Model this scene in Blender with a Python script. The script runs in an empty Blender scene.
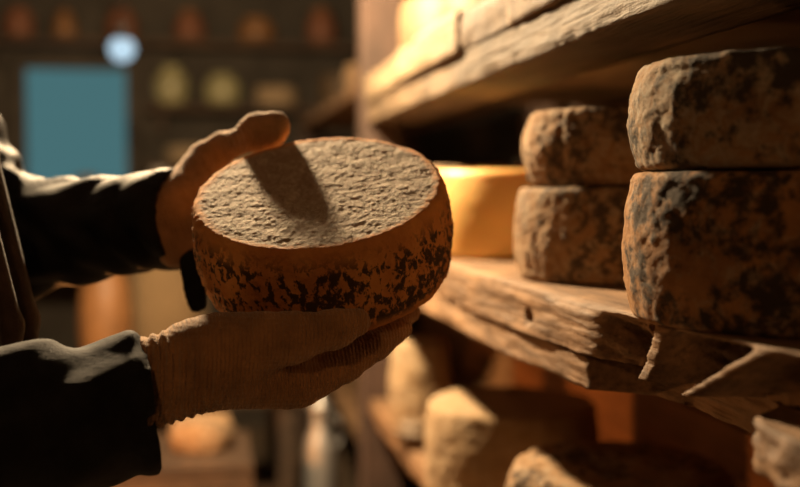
import bpy, bmesh, math, random
import numpy as np
from mathutils import Vector, Matrix, noise as mnoise

scene = bpy.context.scene
COL = scene.collection
R = math.radians
random.seed(7)

# ------------------------------------------------------------------ camera
YAW, PITCH, LENS, CAM = R(9.85), R(2.91), 50.0, Vector((0, 0, 1.30))
cd = bpy.data.cameras.new('camera')
cam = bpy.data.objects.new('camera', cd); COL.objects.link(cam)
cd.lens = LENS; cd.sensor_width = 36.0; cd.clip_start = 0.02; cd.clip_end = 60
cam.location = CAM; cam.rotation_euler = (R(90) - PITCH, 0, -YAW)
cd.dof.use_dof = True; cd.dof.focus_distance = 1.04; cd.dof.aperture_fstop = 2.2
scene.camera = cam
# ------------------------------------------------------------------ world, light, exposure
scene.view_settings.view_transform = 'Standard'; scene.view_settings.look = 'None'
scene.view_settings.gamma = 1.0; scene.view_settings.exposure = 0.0
scene.view_settings.use_curve_mapping = False
scene.cycles.use_denoising = True
scene.cycles.max_bounces = 8; scene.cycles.diffuse_bounces = 5
w = bpy.data.worlds.new('daylight'); scene.world = w; w.use_nodes = True
w.node_tree.nodes['Background'].inputs[0].default_value = (0.22, 0.50, 0.55, 1)
w.node_tree.nodes['Background'].inputs[1].default_value = 0.31
KEY = Vector((-0.11, 2.22, 1.985)); KEY_W = 300.0; KEY_C = (1.0, 0.70, 0.39)
FILL = Vector((-0.45, -1.0, 2.05)); FILL_W = 14.0; FILL_C = (1.0, 0.44, 0.15)  # added warm fill from behind the camera
LOW_FILL = Vector((-0.45, 2.45, 0.62)); LOW_FILL_W = 22.0; LOW_FILL_C = (1.0, 0.36, 0.09)  # added low orange fill, out of view on the left
BACK_FILL = Vector((0.15, 4.3, 2.15)); BACK_FILL_W = 4.5; BACK_FILL_C = (1.0, 0.70, 0.40)  # added fill to brighten the far end

# camera basis: turns a place seen at some depth into a world point while laying out the scene
_r = np.array([math.cos(YAW), -math.sin(YAW), 0])
_f = np.array([math.sin(YAW) * math.cos(PITCH), math.cos(YAW) * math.cos(PITCH), -math.sin(PITCH)])
_u = np.cross(_r, _f); _F = 800 * LENS / 36.0
def at(x, y, d):
    return np.array(CAM) + d * (_f + _r * (x - 400) / _F - _u * (y - 243.5) / _F)

# ------------------------------------------------------------------ object helpers
def link(name, me, m=None, parent=None, smooth=True):
    o = bpy.data.objects.new(name, me); COL.objects.link(o)
    if m is not None:
        for mm in (m if isinstance(m, (list, tuple)) else [m]): me.materials.append(mm)
    if smooth:
        me.polygons.foreach_set('use_smooth', [True] * len(me.polygons))
    if parent is not None: o.parent = parent
    return o
def tag(o, label, cat, group=None, kind=None):
    o['label'] = label; o['category'] = cat
    if group: o['group'] = group
    if kind: o['kind'] = kind
    return o
def empty(name, loc, label, cat, group=None):
    o = bpy.data.objects.new(name, None); COL.objects.link(o); o.location = loc
    o.empty_display_size = 0.05
    return tag(o, label, cat, group)
def structure(o): o['kind'] = 'structure'; return o
def rebase(o, origin):
    """move a mesh built in world coordinates so its origin sits at origin"""
    o.data.transform(Matrix.Translation(-Vector(origin))); o.location = Vector(origin); return o
def child(o, parent):
    """parent a mesh built in world coordinates under an unrotated Empty"""
    o.parent = parent; o.location = Vector(o.location) - Vector(parent.location); return o
def copy_tree(o, parent=None):
    c = o.copy(); COL.objects.link(c)
    if parent is not None: c.parent = parent
    for ch in list(o.children): copy_tree(ch, c)
    return c
def mesh(name, v, f):
    me = bpy.data.meshes.new(name); me.from_pydata([tuple(p) for p in v], [], [tuple(q) for q in f]); me.update(); return me
def fbm(p, o=4): return mnoise.fractal(p, 0.6, 2.1, o)
def box(name, lo, hi, m, parent=None, bev=0.004, seg=2):
    bm = bmesh.new(); bmesh.ops.create_cube(bm, size=1.0)
    lo, hi = Vector(lo), Vector(hi); s = hi - lo; c = (lo + hi) / 2
    for v in bm.verts: v.co = Vector((v.co.x * s.x, v.co.y * s.y, v.co.z * s.z)) + c
    if bev: bmesh.ops.bevel(bm, geom=bm.edges[:], offset=bev, segments=seg, affect='EDGES', profile=0.6)
    me = bpy.data.meshes.new(name); bm.to_mesh(me); bm.free()
    return link(name, me, m, parent, smooth=False)
def lathe_mesh(name, prof, n=48, disp=None, axis_cap=True):
    """prof: (r,z) from bottom axis to top axis"""
    vs, fs, rings = [], [], []
    for r, z in prof:
        if r < 1e-5:
            rings.append([len(vs)]); vs.append(Vector((0, 0, z)))
        else:
            b = len(vs); rings.append(list(range(b, b + n)))
            for k in range(n):
                a = 2 * math.pi * k / n; vs.append(Vector((r * math.cos(a), r * math.sin(a), z)))
    for A, B in zip(rings, rings[1:]):
        if len(A) == 1 and len(B) == 1: continue
        for k in range(n):
            j = (k + 1) % n
            if len(A) == 1: fs.append((A[0], B[j], B[k]))
            elif len(B) == 1: fs.append((A[k], A[j], B[0]))
            else: fs.append((A[k], A[j], B[j], B[k]))
    if disp: vs = [disp(v) for v in vs]
    return mesh(name, vs, fs)
def tube_mesh(name, pts, rad, n=12):
    vs, fs = [], []; pts = [Vector(p) for p in pts]
    rad = rad if isinstance(rad, (list, tuple)) else [rad] * len(pts)
    t0 = (pts[1] - pts[0]).normalized(); up = Vector((0, 0, 1)) if abs(t0.z) < .9 else Vector((1, 0, 0))
    for i, p in enumerate(pts):
        t = (pts[min(i + 1, len(pts) - 1)] - pts[max(i - 1, 0)]).normalized()
        x = up.cross(t).normalized(); y = t.cross(x).normalized()
        for k in range(n):
            a = 2 * math.pi * k / n; vs.append(p + (x * math.cos(a) + y * math.sin(a)) * rad[i])
    for i in range(len(pts) - 1):
        for k in range(n):
            j = (k + 1) % n; fs.append((i * n + k, i * n + j, (i + 1) * n + j, (i + 1) * n + k))
    fs.append(tuple(range(n))[::-1]); fs.append(tuple(range((len(pts) - 1) * n, len(pts) * n)))
    return mesh(name, vs, fs)

# ------------------------------------------------------------------ signed distance modelling (bodies, gloves, cloth)
def V3(p): return np.asarray(p, dtype=np.float32)
def cone(P, a, b, r1, r2):
    a, b = V3(a), V3(b); ab = b - a
    t = np.clip(((P - a) @ ab) / max(float(ab @ ab), 1e-9), 0, 1)
    return np.linalg.norm(P - a - t[..., None] * ab, axis=-1) - (r1 + (r2 - r1) * t)
def ball(P, c, rad):
    rad = V3(rad); q = (P - V3(c)) / rad
    return (np.linalg.norm(q, axis=-1) - 1) * float(rad.min())
def smin(a, b, k):
    h = np.clip(0.5 + 0.5 * (b - a) / k, 0, 1)
    return b + (a - b) * h - k * h * (1 - h)
def chain(P, pts, rads, k=0.006):
    d = None
    for i in range(len(pts) - 1):
        c = cone(P, pts[i], pts[i + 1], rads[i], rads[i + 1])
        d = c if d is None else smin(d, c, k)
    return d
def nets(name, fn, lo, hi, h):
    lo, hi = V3(lo), V3(hi); n = np.ceil((hi - lo) / h).astype(int) + 1
    ax = [lo[i] + h * np.arange(n[i], dtype=np.float32) for i in range(3)]
    F = np.empty(tuple(n), dtype=np.float32)
    for s in range(0, n[0], 16):
        G = np.stack(np.meshgrid(ax[0][s:s + 16], ax[1], ax[2], indexing='ij'), -1)
        F[s:s + 16] = fn(G)
    S = F < 0
    c8 = [(i, j, k) for i in (0, 1) for j in (0, 1) for k in (0, 1)]
    sl = lambda A, o: A[o[0]:A.shape[0] - 1 + o[0], o[1]:A.shape[1] - 1 + o[1], o[2]:A.shape[2] - 1 + o[2]]
    cnt = sum(sl(S, o).astype(np.int8) for o in c8)
    act = (cnt > 0) & (cnt < 8); idx = -np.ones(act.shape, dtype=np.int64)
    cells = np.argwhere(act); idx[act] = np.arange(len(cells))
    acc = np.zeros((len(cells), 3)); num = np.zeros(len(cells))
    for o in c8:
        for a in range(3):
            if o[a]: continue
            q = list(o); q[a] = 1
            A = F[tuple((cells + o).T)]; B = F[tuple((cells + q).T)]
            x = (A < 0) != (B < 0); t = np.where(x, A / np.where(x, A - B, 1), 0)
            p = np.tile(np.array(o, float), (len(cells), 1)); p[:, a] += t
            acc += p * x[:, None]; num += x
    v = (cells + acc / np.maximum(num, 1)[:, None]) * h + lo
    faces = []
    for a in range(3):
        b, c = (a + 1) % 3, (a + 2) % 3
        s0 = [slice(None)] * 3; s1 = [slice(None)] * 3
        s0[a] = slice(0, -1); s1[a] = slice(1, None)
        A, B = S[tuple(s0)], S[tuple(s1)]
        e = np.argwhere(A != B); e = e[(e[:, b] > 0) & (e[:, c] > 0) & (e[:, b] < n[b] - 1) & (e[:, c] < n[c] - 1)]
        ins = A[tuple(e.T)]
        def g(db, dc):
            q = e.copy(); q[:, b] -= db; q[:, c] -= dc; return idx[tuple(q.T)]
        Q = np.stack([g(1, 1), g(0, 1), g(0, 0), g(1, 0)], 1)
        Q[~ins] = Q[~ins][:, ::-1]; faces.append(Q)
    Q = np.concatenate(faces); Q = Q[(Q >= 0).all(1)]
    me = bpy.data.meshes.new(name); me.from_pydata(v.tolist(), [], Q.tolist()); me.update()
    return me

# ------------------------------------------------------------------ materials
class N:
    def __init__(s, name):
        s.m = bpy.data.materials.new(name); s.m.use_nodes = True; s.t = s.m.node_tree; s.b = s.t.nodes['Principled BSDF']
    def n(s, kind, **k):
        x = s.t.nodes.new(kind)
        for a, v in k.items():
            if a.startswith('i_'): x.inputs[a[2:].replace('_', ' ')].default_value = v
            else: setattr(x, a, v)
        return x
    def l(s, a, b): s.t.links.new(a, b)
    def coords(s, scale=(1, 1, 1), rnd=True):
        tc = s.n('ShaderNodeTexCoord'); mp = s.n('ShaderNodeMapping'); mp.inputs['Scale'].default_value = scale
        s.l(tc.outputs['Object'], mp.inputs['Vector'])
        if rnd:
            oi = s.n('ShaderNodeObjectInfo'); ml = s.math('MULTIPLY', oi.outputs['Random'], 17.3)
            s.l(ml, mp.inputs['Location'])
        s.raw = tc.outputs['Object']
        return mp.outputs['Vector']
    def noise(s, vec, scale, detail=5, rough=.55, dist=0.0):
        x = s.n('ShaderNodeTexNoise'); x.inputs['Scale'].default_value = scale; x.inputs['Detail'].default_value = detail
        x.inputs['Roughness'].default_value = rough; x.inputs['Distortion'].default_value = dist
        s.l(vec, x.inputs['Vector']); return x.outputs['Fac']
    def ramp(s, fac, stops):
        x = s.n('ShaderNodeValToRGB'); e = x.color_ramp.elements
        while len(e) < len(stops): e.new(0.5)
        for i, (p, c) in enumerate(stops):
            e[i].position = p; e[i].color = (*c, 1) if isinstance(c, tuple) else (c, c, c, 1)
        s.l(fac, x.inputs['Fac']); return x.outputs['Color']
    def mix(s, fac, a, b, bt='MIX'):
        x = s.n('ShaderNodeMix', data_type='RGBA', blend_type=bt)
        for v, i in ((fac, 0), (a, 6), (b, 7)):
            if hasattr(v, 'is_linked'): s.l(v, x.inputs[i])
            elif isinstance(v, tuple): x.inputs[i].default_value = (*v, 1)
            else: x.inputs[i].default_value = v
        return x.outputs[2]
    def math(s, op, a, b=0.0, clamp=False):
        x = s.n('ShaderNodeMath', operation=op); x.use_clamp = clamp
        for v, i in ((a, 0), (b, 1)):
            if hasattr(v, 'is_linked'): s.l(v, x.inputs[i])
            else: x.inputs[i].default_value = v
        return x.outputs[0]
    def bump(s, h, dist, strength=1.0, prev=None):
        x = s.n('ShaderNodeBump'); x.inputs['Distance'].default_value = dist; x.inputs['Strength'].default_value = strength
        s.l(h, x.inputs['Height'])
        if prev is not None: s.l(prev, x.inputs['Normal'])
        return x.outputs['Normal']
    def out(s, color, rough=.8, normal=None, **k):
        if hasattr(color, 'is_linked'): s.l(color, s.b.inputs['Base Color'])
        else: s.b.inputs['Base Color'].default_value = (*color, 1)
        if hasattr(rough, 'is_linked'): s.l(rough, s.b.inputs['Roughness'])
        else: s.b.inputs['Roughness'].default_value = rough
        if normal is not None: s.l(normal, s.b.inputs['Normal'])
        for a, v in k.items(): s.b.inputs[a.replace('_', ' ')].default_value = v
        return s.m

def m_plain(name, c, rough=.7, var=.25, scale=20, bump=.001, **k):
    s = N(name); v = s.coords(); n = s.noise(v, scale, 5)
    a = tuple(x * (1 - var) for x in c); b = tuple(min(1, x * (1 + var)) for x in c)
    return s.out(s.ramp(n, [(.3, a), (.7, b)]), rough, s.bump(n, bump), **k)
def m_emit(name, c, st):
    s = N(name); s.b.inputs['Base Color'].default_value = (0, 0, 0, 1)
    s.b.inputs['Emission Color'].default_value = (*c, 1); s.b.inputs['Emission Strength'].default_value = st; return s.m
def m_wood(name, dark, light, axis=1, rough=.75, bump=.0035, scale=1.0, stain=.55):
    s = N(name); sc = [26 * scale] * 3; sc[axis] = 2.2 * scale
    v = s.coords(tuple(sc)); n = s.noise(v, 1.0, 7, .62, .6)
    v2 = s.coords(); big = s.noise(v2, 6, 5, .6); fine = s.noise(v2, 190, 4, .7)
    fs = [150 * scale] * 3; fs[axis] = 6 * scale
    gr = s.noise(s.coords(tuple(fs)), 1.0, 3, .6)
    c = s.ramp(n, [(.28, dark), (.5, tuple((a + b) / 2 for a, b in zip(dark, light))), (.72, light)])
    c = s.mix(s.ramp(big, [(.42, 0.0), (.62, stain)]), c, tuple(x * .35 for x in dark))
    c = s.mix(s.ramp(gr, [(.45, 0.0), (.72, .7)]), c, tuple(x * .4 for x in dark))
    nb = s.bump(gr, bump * .7, 1, s.bump(n, bump, 1, s.bump(fine, bump * .35)))
    return s.out(c, rough, nb)
def m_rind(name, base, patch, bloom, mold, mold_at=.56, bloom_at=.5, rough=.9, bump=.004, stretch=1.0):
    s = N(name); v = s.coords((1, 1, stretch))
    n1 = s.noise(v, 15, 6, .62, .4); n2 = s.noise(v, 55, 8, .72); big = s.noise(v, 9, 4, .5); n4 = s.noise(v, 58, 7, .75, .8)
    c = s.ramp(n1, [(.34, base), (.62, patch)])
    bl = s.ramp(s.math('ADD', s.math('MULTIPLY', n4, .7), s.math('MULTIPLY', big, .3)), [(bloom_at - .05, 0.0), (bloom_at + .1, .85)])
    c = s.mix(bl, c, bloom)
    md = s.ramp(s.math('ADD', s.math('MULTIPLY', n2, .55), s.math('MULTIPLY', big, .45)), [(mold_at - .03, 0.0), (mold_at + .035, .93)])
    c = s.mix(md, c, mold)
    fine = s.noise(v, 210, 4, .7)
    nb = s.bump(n4, bump * .5, 1, s.bump(n2, bump * .6, 1, s.bump(fine, bump * .3)))
    return s.out(c, rough, nb)
def m_held():
    s = N('mottled_orange_rind'); v = s.coords((1, 1, .7), rnd=False); raw = s.raw
    sep = s.n('ShaderNodeSeparateXYZ'); s.l(raw, sep.inputs[0])
    rad = s.math('SQRT', s.math('ADD', s.math('POWER', sep.outputs[0], 2.0), s.math('POWER', sep.outputs[1], 2.0)))
    n1 = s.noise(v, 16, 6, .6); n2 = s.noise(v, 130, 7, .62, .3); big = s.noise(v, 24, 5, .55)
    top_n = s.noise(s.coords((1, .62, 1), rnd=False), 125, 6, .72, 1.2)
    side = s.ramp(n1, [(.35, (.48, .18, .04)), (.65, (.70, .33, .09))])
    band = s.math('MULTIPLY', s.ramp(sep.outputs[2], [(.004, 0.0), (.014, 1.0)]), s.ramp(sep.outputs[2], [(.074, 1.0), (.094, 0.0)]))
    md = s.ramp(s.math('ADD', s.math('MULTIPLY', n2, .68), s.math('MULTIPLY', big, .32)), [(.485, 0.0), (.525, .94)])
    side = s.mix(s.math('MULTIPLY', md, band), side, (.022, .014, .008))
    tp = s.ramp(top_n, [(.3, (.18, .13, .085)), (.47, (.38, .30, .215)), (.66, (.64, .57, .46))])
    tp = s.mix(s.ramp(big, [(.4, .55), (.6, 0.0)]), tp, (.33, .25, .17))
    edge = s.math('ADD', rad, s.math('MULTIPLY', s.math('SUBTRACT', n2, .5), .022))
    mk = s.math('MULTIPLY', s.ramp(s.math('MULTIPLY', edge, 5.0), [(.572, 1.0), (.612, 0.0)]),
                s.ramp(s.math('MULTIPLY', sep.outputs[2], 8.0), [(.74, 0.0), (.76, 1.0)]))
    c = s.mix(mk, side, tp)
    fine = s.noise(v, 260, 4, .7)
    nb = s.bump(top_n, .0017, 1, s.bump(n2, .0022, 1, s.bump(fine, .0008)))
    return s.out(c, .85, nb, Subsurface_Weight=0.08, Subsurface_Scale=.01)
def m_knit(name, c, scale=1.0):
    s = N(name); v = s.coords(rnd=False)
    wv = s.n('ShaderNodeTexWave', bands_direction='X'); wv.inputs['Scale'].default_value = 85 * scale; wv.inputs['Distortion'].default_value = 2.5
    wv.inputs['Detail'].default_value = 2; wv.inputs['Detail Scale'].default_value = 3
    s.l(v, wv.inputs['Vector'])
    w2 = s.n('ShaderNodeTexWave', bands_direction='Z'); w2.inputs['Scale'].default_value = 70 * scale; w2.inputs['Distortion'].default_value = 3
    s.l(v, w2.inputs['Vector'])
    n = s.noise(v, 30, 6, .6); fz = s.noise(v, 420, 4, .8)
    a = tuple(x * .62 for x in c); b = tuple(min(1, x * 1.25) for x in c)
    col = s.ramp(n, [(.3, a), (.7, b)])
    nb = s.bump(wv.outputs['Fac'], .0013, 1, s.bump(w2.outputs['Fac'], .0004, 1, s.bump(fz, .0008)))
    return s.out(col, .95, nb, Sheen_Weight=.3, Sheen_Roughness=.4)
def m_cloth(name, c, rough=.55, sheen=.1, bump=.0006, spec=.3):
    s = N(name); v = s.coords(rnd=False); n = s.noise(v, 26, 6, .65); f = s.noise(v, 420, 4, .7)
    a = tuple(x * .6 for x in c); b = tuple(min(1, x * 1.6) for x in c)
    return s.out(s.ramp(n, [(.35, a), (.7, b)]), rough, s.bump(n, .0025, 1, s.bump(f, bump)), Sheen_Weight=sheen, Specular_IOR_Level=spec)

M = {}
M['wood'] = m_wood('old_shelf_timber', (.13, .068, .03), (.42, .25, .125))
M['wood_light'] = m_wood('sawn_bearer', (.042, .026, .013), (.165, .11, .06), stain=.6, bump=.006)
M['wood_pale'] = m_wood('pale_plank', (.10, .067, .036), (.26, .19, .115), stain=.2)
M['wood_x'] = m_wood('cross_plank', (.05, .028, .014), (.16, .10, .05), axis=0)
M['wood_z'] = m_wood('post_timber', (.045, .025, .017), (.085, .047, .032), axis=2)
M['wood_dark'] = m_wood('dark_timber', (.035, .02, .011), (.11, .06, .03))
M['board_red'] = m_wood('warm_back_boards', (.34, .14, .045), (.60, .28, .10), axis=1, stain=.25)
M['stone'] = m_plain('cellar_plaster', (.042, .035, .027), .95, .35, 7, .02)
M['floor'] = m_plain('worn_stone_floor', (.13, .09, .055), .8, .3, 4, .01)
M['held'] = m_held()
M['rind_grey'] = m_rind('grey_mould_rind', (.20, .11, .045), (.34, .20, .09), (.38, .34, .27), (.03, .024, .018), .515, .49)
M['rind_dark'] = m_rind('dark_mottled_rind', (.22, .105, .033), (.36, .18, .06), (.35, .31, .25), (.018, .014, .01), .497, .54)
M['rind_brown'] = m_rind('brown_rind', (.19, .105, .045), (.31, .185, .09), (.35, .29, .21), (.045, .03, .02), .535, .51)
M['rind_pale'] = m_rind('pale_rind', (.22, .14, .068), (.30, .205, .11), (.34, .27, .18), (.10, .062, .034), .62, .5, bump=.002)
M['golden'] = m_plain('smooth_golden_rind', (.70, .44, .145), .45, .12, 9, .001, Subsurface_Weight=.25, Subsurface_Scale=.03)
M['tan'] = m_plain('tan_rind', (.11, .07, .036), .6, .2, 10, .002)
M['glove'] = m_knit('knitted_glove', (.43, .235, .105))
M['cuff'] = m_knit('ribbed_cuff', (.46, .26, .12), 1.0)
M['leather'] = m_cloth('waxed_black_jacket', (.009, .0095, .0115), .58, .0, spec=.10)
M['wool'] = m_cloth('charcoal_sleeve', (.012, .013, .016), .8, .03, spec=.15)
M['trim'] = m_cloth('brown_lapel', (.05, .03, .02), .6, .2)
M['trousers'] = m_cloth('dark_trousers', (.03, .028, .026), .85)
M['boot'] = m_cloth('brown_boot', (.05, .028, .015), .5)
M['skin'] = m_plain('skin', (.58, .34, .24), .5, .08, 20, .0006, Subsurface_Weight=.15, Subsurface_Scale=.01)
M['hair'] = m_plain('dark_hair', (.04, .025, .015), .6, .4, 60, .003)
M['eye'] = m_plain('eye_white', (.7, .68, .64), .2, .02)
M['iris'] = m_plain('iris', (.06, .035, .02), .2, .1)
M['metal'] = m_plain('dull_metal', (.42, .42, .42), .55, .1, 30, .0003, Metallic=.9)
M['iron'] = m_plain('black_iron', (.03, .03, .032), .5, .2, 30, .0005, Metallic=.6)
M['frame'] = m_plain('dark_window_frame', (.05, .04, .03), .7)
M['pot_red'] = m_plain('red_clay', (.16, .06, .028), .6)
M['pot_amber'] = m_plain('amber_clay', (.20, .095, .035), .5)
M['olive'] = m_plain('olive_glaze', (.30, .28, .15), .35)
M['cloth_grey'] = m_plain('grey_cloth', (.42, .38, .34), .9, .2, 14, .004)
M['sack'] = m_plain('hessian', (.15, .10, .05), .95, .2, 40, .003)
M['bulb_warm'] = m_emit('warm_bulb', (1, .65, .33), 14)
M['bulb_cool'] = m_emit('cool_bulb', (.50, .72, .88), 1.0)
s = N('window_glass'); s.out((.9, 1, 1), .06, None, Transmission_Weight=1.0, IOR=1.02); M['glass'] = s.m

# ------------------------------------------------------------------ the setting
X0, X1, Y0, Y1, ZC = -1.75, 1.12, -1.6, 6.0, 2.7
structure(box('floor', (X0 - .1, Y0 - .1, -.1), (X1 + .1, Y1 + .1, 0), M['floor'], bev=0))
structure(box('ceiling', (X0 - .1, Y0 - .1, ZC), (X1 + .1, Y1 + .1, ZC + .1), M['wood_dark'], bev=0))
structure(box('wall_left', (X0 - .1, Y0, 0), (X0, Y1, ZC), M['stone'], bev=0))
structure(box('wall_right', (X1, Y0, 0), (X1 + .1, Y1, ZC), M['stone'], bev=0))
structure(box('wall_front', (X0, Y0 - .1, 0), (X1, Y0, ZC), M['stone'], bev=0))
WX0, WX1, WZ0, WZ1 = -.955, -.385, 1.20, 1.945
def wall_with_hole():
    bm = bmesh.new()
    for lo, hi in (((X0, Y1, 0), (WX0, Y1 + .12, ZC)), ((WX1, Y1, 0), (X1, Y1 + .12, ZC)),
                   ((WX0, Y1, 0), (WX1, Y1 + .12, WZ0)), ((WX0, Y1, WZ1), (WX1, Y1 + .12, ZC))):
        g = bmesh.ops.create_cube(bm, size=1.0)['verts']; lo, hi = Vector(lo), Vector(hi)
        for v in g: v.co = Vector([(v.co[i] * (hi - lo)[i]) + (lo + hi)[i] / 2 for i in range(3)])
    bmesh.ops.remove_doubles(bm, verts=bm.verts[:], dist=1e-4)
    me = bpy.data.meshes.new('wall_back'); bm.to_mesh(me); bm.free(); return me
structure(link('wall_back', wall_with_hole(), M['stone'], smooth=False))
win = bpy.data.objects.new('window_1', None); COL.objects.link(win); win.location = (WX0, Y1, WZ0); win['kind'] = 'structure'
def wf():
    bm = bmesh.new()
    def b(lo, hi):
        g = bmesh.ops.create_cube(bm, size=1.0)['verts']; lo, hi = Vector(lo), Vector(hi)
        for v in g: v.co = Vector([(v.co[i] * (hi - lo)[i]) + (lo + hi)[i] / 2 for i in range(3)])
    y0, y1 = .03, .08; W, H, t = WX1 - WX0, WZ1 - WZ0, .03
    b((0, y0, 0), (t, y1, H)); b((W - t, y0, 0), (W, y1, H)); b((t, y0, 0), (W - t, y1, t)); b((t, y0, H - t), (W - t, y1, H))
    me = bpy.data.meshes.new('window_frame'); bm.to_mesh(me); bm.free(); return me
link('window_frame', wf(), M['frame'], win, smooth=False)
box('pane', (.03, .052, .03), (WX1 - WX0 - .03, .058, WZ1 - WZ0 - .03), M['glass'], win, bev=0)

# ------------------------------------------------------------------ timber beams with worn faces
def beam_mesh(name, L, W, H, nl, nw, nh, fn):
    """box from the origin: X is width, Y is length, Z is height; fn moves each vertex"""
    key, vs, fs = {}, [], []
    def vid(i, j, k):
        if (i, j, k) not in key:
            key[(i, j, k)] = len(vs); vs.append(fn(Vector((W * i / nw, L * j / nl, H * k / nh)), i / nw, j / nl, k / nh))
        return key[(i, j, k)]
    for j in range(nl):
        for k in range(nh):
            fs.append((vid(0, j, k), vid(0, j, k + 1), vid(0, j + 1, k + 1), vid(0, j + 1, k)))
            fs.append((vid(nw, j, k), vid(nw, j + 1, k), vid(nw, j + 1, k + 1), vid(nw, j, k + 1)))
        for i in range(nw):
            fs.append((vid(i, j, 0), vid(i, j + 1, 0), vid(i + 1, j + 1, 0), vid(i + 1, j, 0)))
            fs.append((vid(i, j, nh), vid(i + 1, j, nh), vid(i + 1, j + 1, nh), vid(i, j + 1, nh)))
    for i in range(nw):
        for k in range(nh):
            fs.append((vid(i, 0, k), vid(i + 1, 0, k), vid(i + 1, 0, k + 1), vid(i, 0, k + 1)))
            fs.append((vid(i, nl, k), vid(i, nl, k + 1), vid(i + 1, nl, k + 1), vid(i + 1, nl, k)))
    return mesh(name, vs, fs)
def worn(seed, W, H, amp=.004, chip=.010, top_safe=True, front=None, org=Vector((0, 0, 0))):
    off = Vector((seed * 7.7, seed * 3.1, seed * 5.3))
    def fn(p, u, v, t):
        q = p + off
        g = fbm(Vector((q.x * 9, q.y * 2.2, q.z * 22))) ; h = fbm(Vector((q.x * 40, q.y * 14, q.z * 60)), 3)
        fr = math.exp(-((p.x) / .012) ** 2)            # near the front face
        tp = math.exp(-((p.z - H) / .008) ** 2); bt = math.exp(-((p.z) / .010) ** 2)
        c = max(0, fbm(Vector((q.y * 5.0, seed, .3)), 4) + .15)
        c2 = max(0, fbm(Vector((q.y * 7.0, seed + 9, 2.3)), 4) + .1)
        x = p.x + fr * (amp * (g + .5 * h) + chip * (c * tp + c2 * bt))
        z = p.z - tp * fr * chip * .8 * c + bt * fr * chip * .8 * c2 - (amp * .35 * abs(h + .4 * g) * (1 if u > 0 and t > .98 else 0))
        if t < .02: z += amp * .6 * abs(h) * (1 - fr)
        r = Vector((x, p.y, z))
        return front(r, p, fr, u, v, t) if front else r
    return fn

RX = .385                           # front plane of the rack
rack = empty('wooden_shelf_rack', (RX, .35, 0), 'long rough timber rack on the right, three tiers of old boards holding cheese wheels', 'shelf rack')
def add(o, loc): o.parent = rack; o.location = Vector(loc) - rack.location; return o
def lerp(x, xs, ys): return float(np.interp(x, xs, ys))
LY0, LY1 = .40, 2.78
def low_front(r, p, fr, u, v, t):
    y = LY0 + p.y; z = p.z
    r.x += (lerp(y, [.4, .7, .8, .91, 1.07, 1.5, 2.8], [.043, .034, .019, .004, .000, -.02, -.012])) * (1 - u)
    wv = max(0, 1 - u * 5)
    # broken hollow towards the near end, a lip left along the top edge
    m = 1 / (1 + math.exp((y - 1.055 + .35 * (z - .03)) / .010)) * (1 / (1 + math.exp((z - .049) / .0018)))
    rid = 1.05 * math.exp(-((y - .925 + (z - .03) * .8) / .020) ** 4) + 1.05 * math.exp(-((y - .80 + (z - .035) * 2.0) / .017) ** 4)
    rec = lerp(y, [.7, .95, 1.0, 1.06], [.052, .046, .034, .026]) + .010 * fbm(Vector((y * 22, z * 40, 3)))
    r.x += m * wv * rec * (1 - min(1, rid))
    # knot hole
    d = ((y - 1.275) / .010) ** 2 + ((z - .020) / .0075) ** 2
    r.x += .022 * math.exp(-d ** 2) * wv
    return r
b1 = link('shelf_board', beam_mesh('shelf_board', LY1 - LY0, .66, .055, 720, 26, 24, worn(1.3, .66, .055, .0028, .004, front=low_front)), M['wood'])
# denser front columns: redistribute x so most columns lie near the face
add(b1, (RX, LY0, 1.125))
def bearer_front(r, p, fr, u, v, t):
    y = LY0 + p.y
    r.x += (-.062 * (1 + .15 * fbm(Vector((y * 14, p.z * 30, 5)))) / (1 + math.exp((y - .795) / .014)) + lerp(y, [.4, 1.0, 1.06, 1.10, 1.5, 2.8], [.078, .076, .058, .004, -.018, -.014])) * (1 - u)
    return r
b2 = link('shelf_bearer', beam_mesh('shelf_bearer', LY1 - LY0, .09, .0375, 380, 8, 9, worn(2.1, .09, .0375, .004, .003, front=bearer_front)), M['wood'])
add(b2, (RX - .002, LY0, 1.0875))
b3 = link('shelf_bearer', beam_mesh('shelf_bearer', LY1 - LY0, .13, .05, 380, 10, 12, worn(4.4, .13, .05, .003, .007)), M['wood_light'])
add(b3, (RX + .012, LY0, 1.460))
ys = [2.76, 2.24, 1.70, 1.42, 1.13, .84, .42]
for i in range(6):
    ya, yb = ys[i + 1], ys[i]; off = (-.010, -.014, -.007, -.010, -.005, -.009)[i]; hh = (.062, .066, .060, .052, .056, .06)[i]
    L = yb - ya - .004
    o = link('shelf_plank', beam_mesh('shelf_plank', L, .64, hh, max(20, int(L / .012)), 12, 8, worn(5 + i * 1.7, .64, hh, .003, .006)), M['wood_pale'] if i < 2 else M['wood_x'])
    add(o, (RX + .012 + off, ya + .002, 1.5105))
    if i < 2: o['label'] = 'pale plank end'
b4 = link('shelf_board', beam_mesh('shelf_board', LY1 - LY0, .62, .05, 180, 10, 5, worn(8.2, .62, .05, .004, .008)), M['wood'])
add(b4, (RX + .02, LY0, .71))
for z0, z1, y0_, y1_ in ((.762, 1.124, .40, 2.9), (1.182, 1.508, .40, 2.9)):
    n = 2
    for k in range(n):
        a = z0 + (z1 - z0) * k / n; b = z0 + (z1 - z0) * (k + 1) / n
        xb = .80 if z0 < 1 else X1 - .05
        o = box('back_board', (xb - .025, y0_, a + .002), (xb, y1_ if z0 > 1 else 2.76, b - .002), M['board_red'], bev=.002)
        rebase(o, (X1 - .06, y0_, a)); child(o, rack)
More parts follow.
